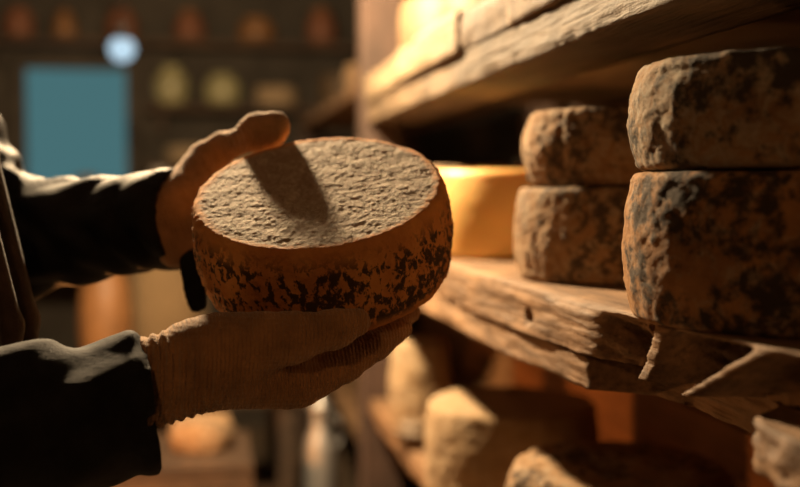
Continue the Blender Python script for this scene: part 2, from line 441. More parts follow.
for (x, y, wx, wy) in ((RX + .005, 2.79, .10, .10), (X1 - .14, 2.79, .08, .1), (X1 - .14, .30, .08, .09), (RX + .13, .28, .10, .09)):
    o = box('post', (x, y, 0), (x + wx, y + wy, 2.45), M['wood_z'], bev=.008, seg=3); rebase(o, (x, y, 0)); child(o, rack)
TOP_LOW, TOP_UP, TOP_BOT = 1.1803, 1.579, .7605

# ------------------------------------------------------------------ cheese wheels
def wheel_mesh(name, Rr, H, bulge=.006, rc=.012, amp=.003, freq=16, n=120, nt=18, ns=26, seed=0, top_amp=None, rtop=None, wrinkle=0):
    prof = [(0, 0)]; rb = Rr - bulge
    for i in range(1, 7): prof.append(((rb - rc) * i / 6, 0))
    for i in range(1, 6):
        a = math.pi / 2 * i / 6; prof.append((rb - rc + rc * math.sin(a), rc - rc * math.cos(a)))
    for i in range(ns + 1):
        t = i / ns; z = rc + (H - 2 * rc) * t; prof.append((rb + bulge * (1 - (2 * t - 1) ** 2), z))
    for i in range(1, 6):
        a = math.pi / 2 * i / 6; prof.append((rb - rc + rc * math.cos(a), H - rc + rc * math.sin(a)))
    for i in range(nt): prof.append(((rb - rc) * (1 - i / nt), H))
    prof.append((0, H))
    ta = amp if top_amp is None else top_amp
    def disp(v):
        r = math.hypot(v.x, v.y); so = Vector((seed * 3.7, seed * 1.9, seed * 2.3))
        if r < 1e-6 and v.z < 1e-6: return v
        d = fbm(v * freq + so, 5) + .5 * fbm(v * freq * 3.4 + so, 3)
        out = Vector((v.x / max(r, 1e-6), v.y / max(r, 1e-6), 0))
        side = min(1, max(0, (r - (rb - rc * 1.2)) / (rc * .8)))
        if wrinkle:
            a = math.atan2(v.y, v.x)
            d += wrinkle * (fbm(Vector((math.cos(a) * Rr * 70, math.sin(a) * Rr * 70, v.z * 9 + seed)), 3))
        w = v + out * amp * d * side
        if v.z > H * .5 and side < 1: w.z += ta * (d - .9) * (1 - side)
        if v.z > H * .5 and side >= 1: w.z -= ta * .5
        w.z = max(w.z, 0); return w
    return lathe_mesh(name, prof, n, disp)
WN = {}
def wheel(x, y, z, Rr, H, m, label, group, rot=0, tilt=(0, 0), **k):
    o = link('cheese_wheel', wheel_mesh('cheese_wheel', Rr, H, **k), m)
    o.location = (x, y, z); o.rotation_euler = (tilt[0], tilt[1], rot)
    tag(o, label, 'cheese', group); return o
G_LOW, G_BOT, G_UP = 'cheese wheels on the middle shelf', 'cheese wheels on the bottom shelf', 'cheese wheels on the top shelf'
hi = dict(n=220, ns=40, nt=24)
wheel(.520, .925, TOP_LOW, .150, .1335, M['rind_dark'], 'large black-mottled cheese wheel at the bottom of the nearest stack on the middle shelf', G_LOW, 1.1, bulge=.007, rc=.009, amp=.0017, freq=40, seed=1, wrinkle=.35, **hi)
wheel(.523, .930, TOP_LOW + .1345, .148, .096, M['rind_grey'], 'grey-edged cheese wheel on top of the nearest stack on the middle shelf', G_LOW, 2.3, bulge=.007, rc=.010, amp=.0017, freq=40, seed=2, wrinkle=.4, **hi)
wheel(.537, 1.385, TOP_LOW, .142, .120, M['rind_brown'], 'brown cheese wheel at the bottom of the second stack, behind the nearest stack', G_LOW, .4, bulge=.006, rc=.010, amp=.0018, freq=34, seed=3, wrinkle=.3, **hi)
wheel(.545, 1.390, TOP_LOW + .1205, .138, .098, M['rind_brown'], 'wrinkled brown cheese wheel on top of the second stack on the middle shelf', G_LOW, 3.0, bulge=.007, rc=.013, amp=.0028, freq=20, seed=4, wrinkle=.8, **hi)
wheel(.525, 1.88, TOP_LOW, .150, .150, M['golden'], 'smooth glowing golden yellow cheese wheel on the middle shelf beside the held wheel', G_LOW, 0, bulge=.006, rc=.015, amp=.0012, freq=9, seed=5)
wheel(.60, 2.42, TOP_LOW, .150, .165, M['rind_brown'], 'dim brown cheese wheel farthest along the middle shelf, behind the golden one', G_LOW, 0, seed=6)
# bottom shelf
wheel(.525, 1.88, TOP_BOT, .152, .165, M['rind_pale'], 'pale cheese wheel with a brightly lit top on the bottom shelf', G_BOT, .7, bulge=.004, rc=.012, amp=.003, seed=7, top_amp=.002)
wheel(.540, 1.40, TOP_BOT, .152, .172, M['rind_brown'], 'nearest cheese wheel on the bottom shelf, its rough top cut by the picture edge', G_BOT, 2.0, bulge=.006, rc=.02, amp=.005, seed=8, n=160)
wheel(.465, 2.42, TOP_BOT, .068, .205, M['rind_pale'], 'blurred tall narrow pale cheese at the far end of the bottom shelf', G_BOT, 1.5, seed=10, rc=.02)
wheel(.425, 2.27, TOP_BOT, .046, .055, M['tan'], 'small blurred tan cheese in front of the tall narrow one on the bottom shelf', G_BOT, 0, seed=9, rc=.02)
wheel(.55, 1.02, TOP_BOT, .145, .13, M['rind_brown'], 'low brown cheese wheel nearest the camera on the bottom shelf, below the broken board', G_BOT, 0, seed=11)
# top shelf
wheel(.575, 2.46, TOP_UP, .148, .14, M['tan'], 'tan cheese wheel on the top shelf next to the upright post', G_UP, 0, seed=12, amp=.0015)
wheel(.60, 2.11, TOP_UP, .150, .13, M['tan'], 'smooth orange-tan cheese wheel on the top shelf at the upper picture edge', G_UP, 0, seed=13, amp=.0012)
wheel(.62, 1.55, TOP_UP, .150, .13, M['rind_brown'], 'brown cheese wheel on the top shelf, above the second stack', G_UP, 0, seed=14)

# ------------------------------------------------------------------ the held wheel
HR, HH = .1335, .101
top_c = at(318, 188, 1.13)
nrm = np.array([-.074, .866, -.495]); nrm /= np.linalg.norm(nrm)
n_w = _r * nrm[0] + _u * nrm[1] + _f * nrm[2]
bot_c = top_c - n_w * HH
zc = Vector(n_w); xc = Vector(_r) - zc * Vector(_r).dot(zc); xc.normalize(); yc = zc.cross(xc)
HM = Matrix((xc, yc, zc)).transposed().to_4x4(); HM.translation = Vector(bot_c)
held = link('cheese_wheel', wheel_mesh('cheese_wheel', HR, HH, bulge=.005, rc=.008, amp=.0018, freq=48, n=420, nt=80, ns=46, seed=21, top_amp=.0007), M['held'])
held.matrix_world = HM
tag(held, 'round cheese wheel with black-speckled orange side, held up in two gloved hands', 'cheese')
A3 = np.array([list(xc), list(yc), list(zc)])
def held_sdf(P, grow=.0):
    q = (P - V3(bot_c)) @ A3.T.astype(np.float32)
    r = np.hypot(q[..., 0], q[..., 1]); rc = .008
    z = q[..., 2]; bul = HR - .005 + .005 * np.clip(1 - ((z - HH / 2) / (HH / 2)) ** 2, 0, 1)
    dx = r - bul + rc; dz = np.abs(z - HH / 2) - HH / 2 + rc
    return np.minimum(np.maximum(dx, dz), 0) + np.hypot(np.maximum(dx, 0), np.maximum(dz, 0)) - rc - grow
def h2w(x, y, z): return np.array(bot_c) + np.array(xc) * x + np.array(yc) * y + np.array(zc) * z

# ------------------------------------------------------------------ the person
PX = -.36
per = empty('person', (PX, 1.21, 0), 'person in a dark jacket and knitted gloves holding up a cheese wheel', 'person')
rs, ls = np.array([PX - .01, 1.00, 1.45]), np.array([PX - .02, 1.42, 1.47])
r_el, l_el = at(-150, 450, .93), at(-8, 243, 1.35)
r_wr, l_wr = at(172, 372, 1.005), at(168, 222, 1.265)
def finish(name, me, m, origin, parent=per):
    o = link(name, me, m); rebase(o, origin)
    return child(o, parent)
def body(P):
    d = smin(cone(P, (PX - .01, 1.14, 1.0), (PX - .025, 1.13, 1.34), .11, .082), cone(P, (PX - .01, 1.28, 1.0), (PX - .025, 1.29, 1.34), .11, .082), .08)
    d = smin(d, cone(P, (PX - .015, 1.21, 1.42), (PX + .015, 1.21, 1.57), .056, .047), .05)
    d = smin(d, cone(P, rs, r_el, .056, .042), .05); d = smin(d, cone(P, ls, l_el, .056, .042), .05)
    d = smin(d, cone(P, r_el, r_wr, .043, .028), .02); d = smin(d, cone(P, l_el, l_wr, .043, .028), .02)
    h = np.array([PX + .035, 1.21, 1.66])
    hd = ball(P, h, (.098, .076, .115)); hd = smin(hd, ball(P, h + (.045, 0, -.07), (.055, .05, .05)), .03)
    hd = smin(hd, cone(P, h + (.092, 0, .015), h + (.112, 0, -.022), .010, .014), .012)
    hd = smin(hd, cone(P, h + (.085, -.018, -.058), h + (.085, .018, -.058), .008, .008), .008)
    for sgn in (-1, 1):
        hd = smin(hd, ball(P, h + (-.005, sgn * .077, -.01), (.018, .010, .032)), .006)
        hd = np.maximum(hd, -ball(P, h + (.092, sgn * .031, .012), (.012, .016, .011)))
    d = smin(d, hd, .025)
    for sgn in (-1, 1):
        y = 1.21 + sgn * .095
        d = smin(d, cone(P, (PX, y, .95), (PX + .015, y, .50), .088, .058), .04)
        d = smin(d, cone(P, (PX + .015, y, .50), (PX - .01, y, .10), .056, .040), .02)
        d = smin(d, cone(P, (PX - .02, y, .055), (PX + .12, y, .045), .038, .032), .03)
    return d
finish('body', nets('body', body, (-.56, .86, .0), (.02, 1.56, 1.82), .0085), M['skin'], (PX, 1.21, 0))
hc = np.array([PX + .035, 1.21, 1.66])
def hair(P):
    d = ball(P, hc + (-.008, 0, .012), (.106, .085, .122)); cut = (P[..., 0] - (hc[0] + .062)) * .8 + (hc[2] + .045 - P[..., 2]) * .75
    d = np.maximum(d, cut); return np.maximum(d, -ball(P, hc, (.097, .075, .114)))
finish('hair', nets('hair', hair, hc - .15, hc + .15, .005), M['hair'], hc)
for sgn in (-1, 1):
    e = finish('eye', lathe_mesh('eye', [(.011 * math.sin(math.pi * i / 10), -.011 * math.cos(math.pi * i / 10)) for i in range(11)], 16), M['eye'], (0, 0, 0))
    e.location = Vector(hc + np.array((.080, sgn * .031, .012))) - per.location
    ir = link('iris', lathe_mesh('iris', [(0, 0), (.005, 0), (.005, .0012), (0, .002)], 14), M['iris'], e); ir.location = (.0105, 0, 0); ir.rotation_euler = (0, R(90), 0)
# jacket
def folds(P, a, b, amp, nf, tw=1.3, ph=0.0):
    a, b = V3(a), V3(b); ab = b - a; L = float(np.linalg.norm(ab)); u = ab / L
    t = (P - a) @ u; x = np.cross(u, V3((0, 0, 1))); x /= np.linalg.norm(x); y = np.cross(u, x)
    q = P - a; ang = np.arctan2(q @ y, q @ x)
    wv = np.sin(t / L * nf * 6.283 + tw * np.sin(ang + ph) + .8 * np.sin(2 * ang + 1.7 * ph) + 1.4 * np.sin(t / L * 5 + ph))
    return amp * (np.abs(wv) ** 1.5 - .5)
def jacket(P):
    d = smin(cone(P, (PX, 1.12, .90), (PX - .01, 1.10, 1.36), .170, .125), cone(P, (PX, 1.30, .90), (PX - .01, 1.32, 1.36), .170, .125), .08)
    d = smin(d, cone(P, rs, rs + (r_el - rs) * .35, .085, .078), .05); d = smin(d, cone(P, ls, ls + (l_el - ls) * .35, .085, .078), .05)
    d = d + .006 * np.sin(P[..., 2] * 26 + 3 * np.sin(P[..., 1] * 9)) * np.sin(P[..., 1] * 17)
    d = np.maximum(d, P[..., 2] - 1.53); d = np.maximum(d, .80 - P[..., 2])
    return np.maximum(d, -cone(P, (PX + .01, 1.21, 1.44), (PX + .01, 1.21, 1.7), .066, .08))
jk = finish('jacket', nets('jacket', jacket, (-.60, .84, .76), (-.12, 1.60, 1.60), .008), M['leather'], (PX, 1.21, 1.2))
def sleeve(sh, el, wr, r0, r1, r2, amp, ph, flare=0.0):
    ax = (wr - el) / np.linalg.norm(wr - el); cut = wr
    def fn(P):
        d = smin(cone(P, sh, el, r0, r1), cone(P, el, wr + ax * .03, r1, r2), .05)
        d = d - folds(P, el, wr, amp, 2.0, 2.2, ph) - folds(P, sh, el, amp, 2.0, 1.6, ph + 1)
        d = d - .0025 * np.sin(P[..., 0] * 90 + 4 * np.sin(P[..., 2] * 40)) * np.sin(P[..., 1] * 70)
        s = (P - V3(cut)) @ V3(ax); hem = np.exp(-((s + .012) / .006) ** 2) * .0022
        d = d - hem
        d = np.maximum(d, s)
        inner = cone(P, cut - ax * .06, cut + ax * .06, r2 - .010, r2 - .004)
        return np.maximum(d, -inner)
    return fn
def bounds(pts, pad):
    a = np.array(pts); return a.min(0) - pad, a.max(0) + pad
r_cut, l_cut = at(152, 404, 1.0), at(180, 219, 1.262)
lo, hi_ = bounds([rs, r_el, r_cut], .12)
s_r = finish('sleeve', nets('sleeve', sleeve(rs, r_el, r_cut, .086, .070, .0605, .0058, .3), lo, hi_, .0042), M['wool'], r_el, jk if False else per)
lo, hi_ = bounds([ls, l_el, l_cut], .12)
s_l = finish('sleeve', nets('sleeve', sleeve(ls, l_el, l_cut, .088, .066, .0545, .0055, 1.9), lo, hi_, .0042), M['leather'], l_el, per)
for o in (s_r, s_l):
    o.parent = jk; o.location = Vector(o.location) - jk.location
s_r['label'] = 'charcoal woollen sleeve with a soft grey highlight'; s_l['label'] = 'shiny creased black sleeve'
def lapel(P):
    pts = [np.array((PX + .07, 1.23, 1.48)), np.array((PX + .125, 1.235, 1.34)), np.array((PX + .168, 1.22, 1.16)), np.array((PX + .165, 1.20, .86))]
    d = chain(P, pts, [.014, .016, .015, .014], .01)
    return np.minimum(d, chain(P, [p + (-.004, -.05, 0) for p in pts], [.011] * 4, .01))
lp = finish('lapel', nets('lapel', lapel, (PX, 1.08, .80), (PX + .22, 1.32, 1.56), .004), M['trim'], (PX + .15, 1.2, 1.2)); lp.parent = jk; lp.location = Vector(lp.location) - jk.location
lp['label'] = 'brown front edge of the jacket'
def collar(P):
    d = np.abs(np.hypot(P[..., 0] - (PX + .005), P[..., 1] - 1.21) - (.073 + .10 * (P[..., 2] - 1.50))) - .006
    d = np.maximum(d, np.abs(P[..., 2] - 1.525 + .12 * (P[..., 0] - PX)) - .035)
    return np.maximum(d, (P[..., 0] - PX - .055) - np.abs(P[..., 1] - 1.21) * .3)
cl = finish('collar', nets('collar', collar, (PX - .13, 1.08, 1.44), (PX + .13, 1.34, 1.62), .004), M['leather'], (PX, 1.21, 1.52)); cl.parent = jk; cl.location = Vector(cl.location) - jk.location
def strap(P):
    a, b = at(192, 262, 1.235), at(196, 303, 1.225)
    return np.maximum(cone(P, a, b, .014, .0125), np.abs((P - V3(a)) @ V3(_f)) - .006)
lo, hi_ = bounds([at(192, 262, 1.235), at(196, 303, 1.225)], .03)
st = finish('cuff_strap', nets('cuff_strap', strap, lo, hi_, .0025), M['leather'], at(192, 250, 1.24)); st.parent = jk; st.location = Vector(st.location) - jk.location
def trousers(P):
    d = ball(P, (PX, 1.21, .90), (.14, .19, .12))
    for sgn in (-1, 1):
        y = 1.21 + sgn * .098
        d = smin(d, smin(cone(P, (PX, y, .92), (PX + .015, y, .50), .105, .078), cone(P, (PX + .015, y, .50), (PX - .01, y, .09), .078, .064), .03), .03)
    d = d + .003 * np.sin(P[..., 2] * 40 + 5 * P[..., 1])
    d = np.maximum(d, P[..., 2] - 1.0); return np.maximum(d, .06 - P[..., 2])
finish('trousers', nets('trousers', trousers, (PX - .2, .97, .04), (PX + .2, 1.45, 1.04), .0085), M['trousers'], (PX, 1.21, .5))
for sgn in (-1, 1):
    y = 1.21 + sgn * .097
    def boot(P):
        d = smin(cone(P, (PX - .03, y, .05), (PX + .14, y, .045), .050, .044), cone(P, (PX - .012, y, .06), (PX - .012, y, .15), .052, .05), .03)
        return np.maximum(d, .002 - P[..., 2])
    finish('boot', nets('boot', boot, (PX - .12, y - .08, -.01), (PX + .22, y + .08, .22), .006), M['boot'], (PX, y, 0))

# gloves: hand frames in the picture's depth, then cut to the cheese they press on
def glove_r(P):
    wr = at(196, 366, 1.012)
    mc_i, mc_m, mc_r, mc_p = at(302, 389, 1.052), at(292, 362, 1.075), at(283, 345, 1.09), at(272, 334, 1.115)
    d = cone(P, wr, at(286, 383, 1.048), .0375, .025)
    d = smin(d, cone(P, wr, mc_m, .034, .024), .02); d = smin(d, cone(P, wr, mc_r, .032, .021), .02); d = smin(d, cone(P, wr, mc_p, .030, .019), .02)
    d = smin(d, cone(P, at(230, 350, 1.012), at(262, 340, 1.008), .034, .026), .02)       # ball of the thumb
    th = chain(P, [at(238, 345, 1.012), at(290, 338, 1.008), at(335, 329, 1.014), at(357, 322, 1.022)], [.029, .0225, .0165, .0128], .01)
    d = smin(d, th, .005)
    f1 = chain(P, [mc_i, at(346, 366, 1.085), at(378, 346, 1.105), at(402, 329, 1.13)], [.0175, .0150, .0128, .0105])
    f2 = chain(P, [mc_m, at(345, 352, 1.095), at(384, 332, 1.135), at(410, 312, 1.165)], [.017, .0145, .0125, .011])
    f3 = chain(P, [mc_r, at(335, 335, 1.12), at(372, 312, 1.165), at(396, 292, 1.19)], [.016, .014, .012, .0105])
    f4 = chain(P, [mc_p, at(318, 318, 1.145), at(348, 296, 1.185), at(366, 280, 1.205)], [.0145, .012, .0105, .0095])
    for f in (f1, f2, f3, f4): d = smin(d, f, .006)
    ax = V3(at(280, 366, 1.03) - wr); ax /= np.linalg.norm(ax)
    d = d - .0003 * np.sin(((P - V3(wr)) @ ax) * 520)
    return np.maximum(d, -held_sdf(P, .0022))
lo, hi_ = bounds([at(150, 420, 1.0), at(420, 270, 1.22), at(250, 420, 1.0)], .05)
def place_glove(name, fn, lo, hi_, h, m, a, b, parent):
    """local X runs along the forearm so the knit follows it"""
    me = nets(name, fn, lo, hi_, h); o = link(name, me, m)
    x = Vector(b - a).normalized(); y = Vector((0, 0, 1)).cross(x).normalized(); z = x.cross(y)
    mw = Matrix((x, y, z)).transposed().to_4x4(); mw.translation = Vector(a)
    me.transform(mw.inverted()); pm = Matrix.Translation(parent.location) if parent is per else parent['_'] if False else None
    o.parent = parent
    o.matrix_parent_inverse = Matrix.Identity(4)
    return o, mw
g_r, mw_r = place_glove('glove', glove_r, lo, hi_, .0022, M['glove'], at(200, 366, 1.01), at(280, 366, 1.03), per)
g_r.matrix_basis = Matrix.Translation(-per.location) @ mw_r
def ribbed(a, b, r1, r2, pitch, amp, k=.0):
    u = V3(b - a); L = float(np.linalg.norm(u)); u = u / L
    def fn(P):
        t = (P - V3(a)) @ u
        x = np.cross(u, V3((0, 0, 1))); x /= np.linalg.norm(x); y = np.cross(u, x); q = P - V3(a); ang = np.arctan2(q @ y, q @ x)
        rr = r1 + (r2 - r1) * np.clip(t / L, 0, 1)
        d = np.linalg.norm(q - t[..., None] * u, axis=-1) - rr
        d = d - amp * np.sin((t + .0025 * np.sin(3 * ang) + .004 * np.sin(ang + .8)) / pitch * 6.283) - .0012 * np.sin(ang * 5 + t * 60)
        return np.maximum(np.maximum(d, -t), t - L)
    return fn
def add_cuff(glove, mw, a, b, r1, r2):
    lo, hi_ = bounds([a, b], .06)
    me = nets('cuff', ribbed(a, b, r1, r2, .0098, .0019), lo, hi_, .0021); me.transform(mw.inverted())
    o = link('cuff', me, M['cuff'], glove); o['label'] = 'ribbed knitted cuff'; return o
add_cuff(g_r, mw_r, at(138, 384, .998), at(216, 364, 1.012), .0405, .0395)
def glove_l(P):
    wr = at(172, 222, 1.262)
    mi, mm, mr, mp = at(200, 176, 1.285), at(201, 200, 1.29), at(199, 224, 1.285), at(192, 246, 1.27)
    d = cone(P, wr, mi, .036, .022)
    for m_, r_ in ((mm, .023), (mr, .022), (mp, .020)): d = smin(d, cone(P, wr, m_, .036, r_), .02)
    d = smin(d, cone(P, at(176, 250, 1.245), at(184, 200, 1.25), .017, .02), .02)
    th = chain(P, [at(188, 192, 1.268), at(206, 161, 1.295), at(224, 147, 1.29), at(238, 142, 1.275), at(256, 133, 1.256), at(271, 131, 1.248)], [.028, .0225, .0180, .0145, .0210, .0185], .004)
    d = smin(d, th, .012)
    d = smin(d, cone(P, at(262, 129, 1.25), at(277, 124, 1.245), .017, .013), .01)
    for (m_, ys_, r_) in ((mi, (172, 176, 182), .0155), (mm, (200, 203, 206), .016), (mr, (226, 228, 230), .015), (mp, (250, 252, 252), .0135)):
        f = chain(P, [m_, at(222, ys_[0], 1.325), at(262, ys_[1], 1.345), at(292, ys_[2], 1.335)], [r_ * 1.15, r_, r_ * .9, r_ * .78])
        d = smin(d, f, .006)
    ax = V3(at(280, 180, 1.28) - wr); ax /= np.linalg.norm(ax)
    d = d - .0003 * np.sin(((P - V3(wr)) @ ax) * 520)
    return np.maximum(d, -held_sdf(P, .0022))
lo, hi_ = bounds([at(150, 290, 1.22), at(310, 100, 1.36), at(150, 100, 1.36)], .04)
g_l, mw_l = place_glove('glove', glove_l, lo, hi_, .0024, M['glove'], at(172, 222, 1.262), at(240, 200, 1.29), per)
g_l.matrix_basis = Matrix.Translation(-per.location) @ mw_l
add_cuff(g_l, mw_l, at(150, 224, 1.262), at(186, 214, 1.268), .0395, .039)
g_r['label'] = 'tan knitted glove cupped under the cheese'; g_l['label'] = 'tan knitted glove with its thumb over the rim'

# ------------------------------------------------------------------ lamps and added fill lights
def pendant(loc, watts, col, mb, label, light=True, size=.03, shade=True, br=.03, grp=None):  # also builds the added fill lights
    t = empty('pendant_lamp', loc, label, 'lamp', grp); x, y, z = loc
    if shade:
        pr = [(.020, .135), (.032, .13), (.05, .11), (.12, .055), (.150, .035), (.153, .038), (.12, .061), (.052, .117), (.034, .138), (.020, .142)]
        link('lamp_shade', lathe_mesh('lamp_shade', pr, 40), M['iron'], t)
    link('bulb', lathe_mesh('bulb', [(0, .03)] + [(br * math.sin(a), .03 + br - br * math.cos(a)) for a in [math.pi * i / 12 for i in range(1, 10)]] + [(.013, .11), (.013, .13), (0, .13)], 24), mb, t)
    link('socket', lathe_mesh('socket', [(0, .11), (.018, .11), (.018, .16), (.008, .17), (0, .17)], 20), M['iron'], t)
    link('cord', tube_mesh('cord', [(0, 0, .165), (0, 0, (ZC - z) * .6), (0, 0, ZC - z)], .003, 8), M['iron'], t)
    if light:
        ld = bpy.data.lights.new('lamp_light', 'POINT'); ld.energy = watts; ld.color = col; ld.shadow_soft_size = size
        lo_ = bpy.data.objects.new('lamp_light', ld); COL.objects.link(lo_); lo_.parent = t; lo_.location = (0, 0, -.012 - size + .02)
    return t
pendant(KEY, KEY_W, KEY_C, M['bulb_warm'], 'iron-shaded pendant lamp hanging over the aisle above the upper picture edge', size=.045)
pendant(FILL, FILL_W, FILL_C, M['bulb_warm'], 'added warm fill light, built as an iron-shaded pendant behind the camera', size=.05)  # unseen, added to lift the shaded sides facing the camera
pendant(BACK_FILL, BACK_FILL_W, BACK_FILL_C, M['bulb_warm'], 'added fill light for the background, built as an iron-shaded pendant', size=.05)  # unseen, added to brighten the background
pendant((-.2865, 4.0, 1.705), 0, (1, 1, 1), M['bulb_cool'], 'bare glowing blue-white bulb hanging in front of the window', light=False, shade=False, br=.045)

st_ = empty('added_stool', (LOW_FILL.x, LOW_FILL.y, 0), 'added round wooden stool carrying the low fill light, behind the person', 'stool')  # made up as a stand for the low fill light
link('seat', lathe_mesh('seat', [(0, LOW_FILL.z - .04), (.15, LOW_FILL.z - .04), (.16, LOW_FILL.z - .03), (.16, LOW_FILL.z - .01), (.15, LOW_FILL.z), (0, LOW_FILL.z)], 36), M['wood_x'], st_)
for k in range(3):
    a = 2.09 * k + .4
    link('leg', tube_mesh('leg', [(.10 * math.cos(a), .10 * math.sin(a), LOW_FILL.z - .041), (.17 * math.cos(a), .17 * math.sin(a), .012)], [.018, .014], 12), M['wood_z'], st_)
ln = empty('added_lantern', (LOW_FILL.x, LOW_FILL.y, LOW_FILL.z + .001), 'added low orange fill light, built as a small caged flame on the round stool', 'added_lantern')  # unseen, added to warm the shelf undersides and back boards
link('added_lantern_base', lathe_mesh('added_lantern_base', [(0, 0), (.06, 0), (.065, .01), (.06, .03), (.03, .04), (0, .04)], 28), M['iron'], ln)
link('added_lantern_top', lathe_mesh('added_lantern_top', [(0, .20), (.06, .20), (.065, .205), (.03, .24), (.02, .26), (0, .262)], 28), M['iron'], ln)
for k in range(4):
    a = math.pi / 2 * k; link('cage_bar', tube_mesh('cage_bar', [(.055 * math.cos(a), .055 * math.sin(a), .029), (.055 * math.cos(a), .055 * math.sin(a), .201)], .003, 8), M['iron'], ln)
link('flame', lathe_mesh('flame', [(0, .041), (.008, .05), (.010, .06), (.006, .078), (0, .09)], 16), M['bulb_warm'], ln)
link('handle', tube_mesh('handle', [(.05 * math.cos(a), 0, .235 + .06 * math.sin(a)) for a in [math.pi * i / 10 for i in range(11)]], .003, 8), M['iron'], ln)
ld = bpy.data.lights.new('low_fill_light', 'POINT'); ld.energy = LOW_FILL_W; ld.color = LOW_FILL_C; ld.shadow_soft_size = .03
o = bpy.data.objects.new('low_fill_light', ld); COL.objects.link(o); o.parent = ln; o.location = (0, 0, .135)

# ------------------------------------------------------------------ the far end of the cellar
def pot_mesh(name, R_, H, neck=.6):
    return lathe_mesh(name, [(0, 0), (R_ * .7, 0), (R_ * .92, H * .2), (R_, H * .45), (R_ * .9, H * .72), (R_ * neck, H * .9), (R_ * (neck + .06), H), (R_ * neck * .85, H), (R_ * neck * .8, H * .88), (0, H * .86)], 28)
def pot(x, y, z, R_, H, m, label, group, neck=.6, lid=None):
    o = link('clay_pot', pot_mesh('clay_pot', R_, H, neck), m); o.location = (x, y, z); tag(o, label, 'pot', group)
    if lid: l = link('lid', lathe_mesh('lid', [(0, 0), (R_ * (neck + .08), 0), (R_ * (neck + .05), .012), (.012, .02), (.014, .035), (0, .038)], 24), lid, o); l.location = (0, 0, H)
    return o
def wall_shelf(x0, x1, z, label, depth=.26):
    t = empty('wall_shelf', (x0, Y1, z), label, 'shelf', 'shelves on the far wall')
    box('shelf_board', (0, -depth, -.035), (x1 - x0, -.002, 0), M['wood_dark'], t)
    for k in (.06, x1 - x0 - .1): box('bracket', (k, -depth * .8, -.14), (k + .03, -.002, -.036), M['wood_dark'], t)
    return t
wall_shelf(-1.15, 1.0, 2.045, 'long dark shelf high on the far wall above the window')
gp = 'clay pots on the high far shelf'
for i, (x, R_, H, m, lb) in enumerate(((-.92, .075, .15, 'pot_red', 'red clay pot on the high far shelf, far left'), (-.70, .06, .12, 'pot_amber', 'low amber clay pot on the high far shelf, second from left'),
        (-.42, .08, .16, 'pot_red', 'red clay pot on the high far shelf right above the blue-white bulb'), (-.08, .08, .14, 'pot_red', 'red clay pot on the high far shelf right of the bulb'),
        (.26, .10, .13, 'pot_amber', 'broad amber clay pot on the high far shelf, right of centre'), (.60, .08, .17, 'pot_red', 'red clay pot at the right end of the high far shelf'))):
    pot(x, Y1 - .13, 2.046, R_, H, M[m], lb, gp, lid=M['pot_amber'] if i % 2 else None)
wall_shelf(-.30, 1.0, 1.72, 'dark shelf on the far wall right of the window, upper of two')
wall_shelf(-.30, 1.0, 1.42, 'dark shelf on the far wall right of the window, lower of two')
gj = 'glazed jars on the far wall shelves'
pot(-.175, Y1 - .13, 1.721, .09, .20, M['olive'], 'olive glazed jar on the upper far shelf nearest the window', gj, .5)
pot(.085, Y1 - .13, 1.721, .10, .16, M['olive'], 'squat olive glazed jar on the upper far shelf, second from the window', gj, .6)
gf = 'cheese wheels at the far end of the cellar'
wheel(.36, Y1 - .13, 1.721, .11, .10, M['rind_pale'], 'far pale cheese wheel on the upper far shelf beside the olive jars', gf, seed=30)
wheel(.70, Y1 - .13, 1.721, .11, .17, M['tan'], 'far tan cheese wheel at the right end of the upper far shelf', gf, seed=31)
wheel(-.10, Y1 - .13, 1.421, .11, .09, M['rind_pale'], 'far pale cheese wheel on the lower far shelf nearest the window', gf, seed=32)
wheel(.22, Y1 - .13, 1.421, .11, .12, M['rind_brown'], 'far brown cheese wheel on the lower far shelf, middle one', gf, seed=33)
wheel(.60, Y1 - .13, 1.421, .11, .14, M['tan'], 'far tan cheese wheel at the right end of the lower far shelf', gf, seed=34)
# table under the window
tb = empty('work_table', (-.75, 5.35, 0), 'dark wooden work table standing under the blue window', 'table')
box('tabletop', (-.62, -.30, 1.00), (.62, .55, 1.05), M['wood_dark'], tb)
for sx in (-.55, .55):
    for sy in (-.24, .48): box('leg', (sx - .035, sy - .035, 0), (sx + .035, sy + .035, .999), M['wood_dark'], tb)
gt = 'goods on the table under the window'
def sack(x, y, z, w_, h_, m, label, group, seed):
    def d(v):
        return v * 1.0 + Vector((v.x, v.y, 0)) * .22 * fbm(v * 9 + Vector((seed, 0, 0)), 3)
    o = link('cloth_bundle', lathe_mesh('cloth_bundle', [(0, 0), (w_ * .8, 0), (w_, h_ * .2), (w_ * .98, h_ * .5), (w_ * .75, h_ * .8), (w_ * .3, h_ * .92), (w_ * .36, h_), (w_ * .2, h_ * 1.02), (0, h_ * .97)], 40, d), m)
    o.location = (x, y, z); return tag(o, label, 'bundle', group)
sack(-.55, 5.35, 1.051, .13, .30, M['sack'], 'tan cloth bundle on the table below the window, left one', gt, 1)
sack(-.22, 5.30, 1.051, .11, .33, M['cloth_grey'], 'greyish cloth bundle on the table below the window, right one', gt, 2)
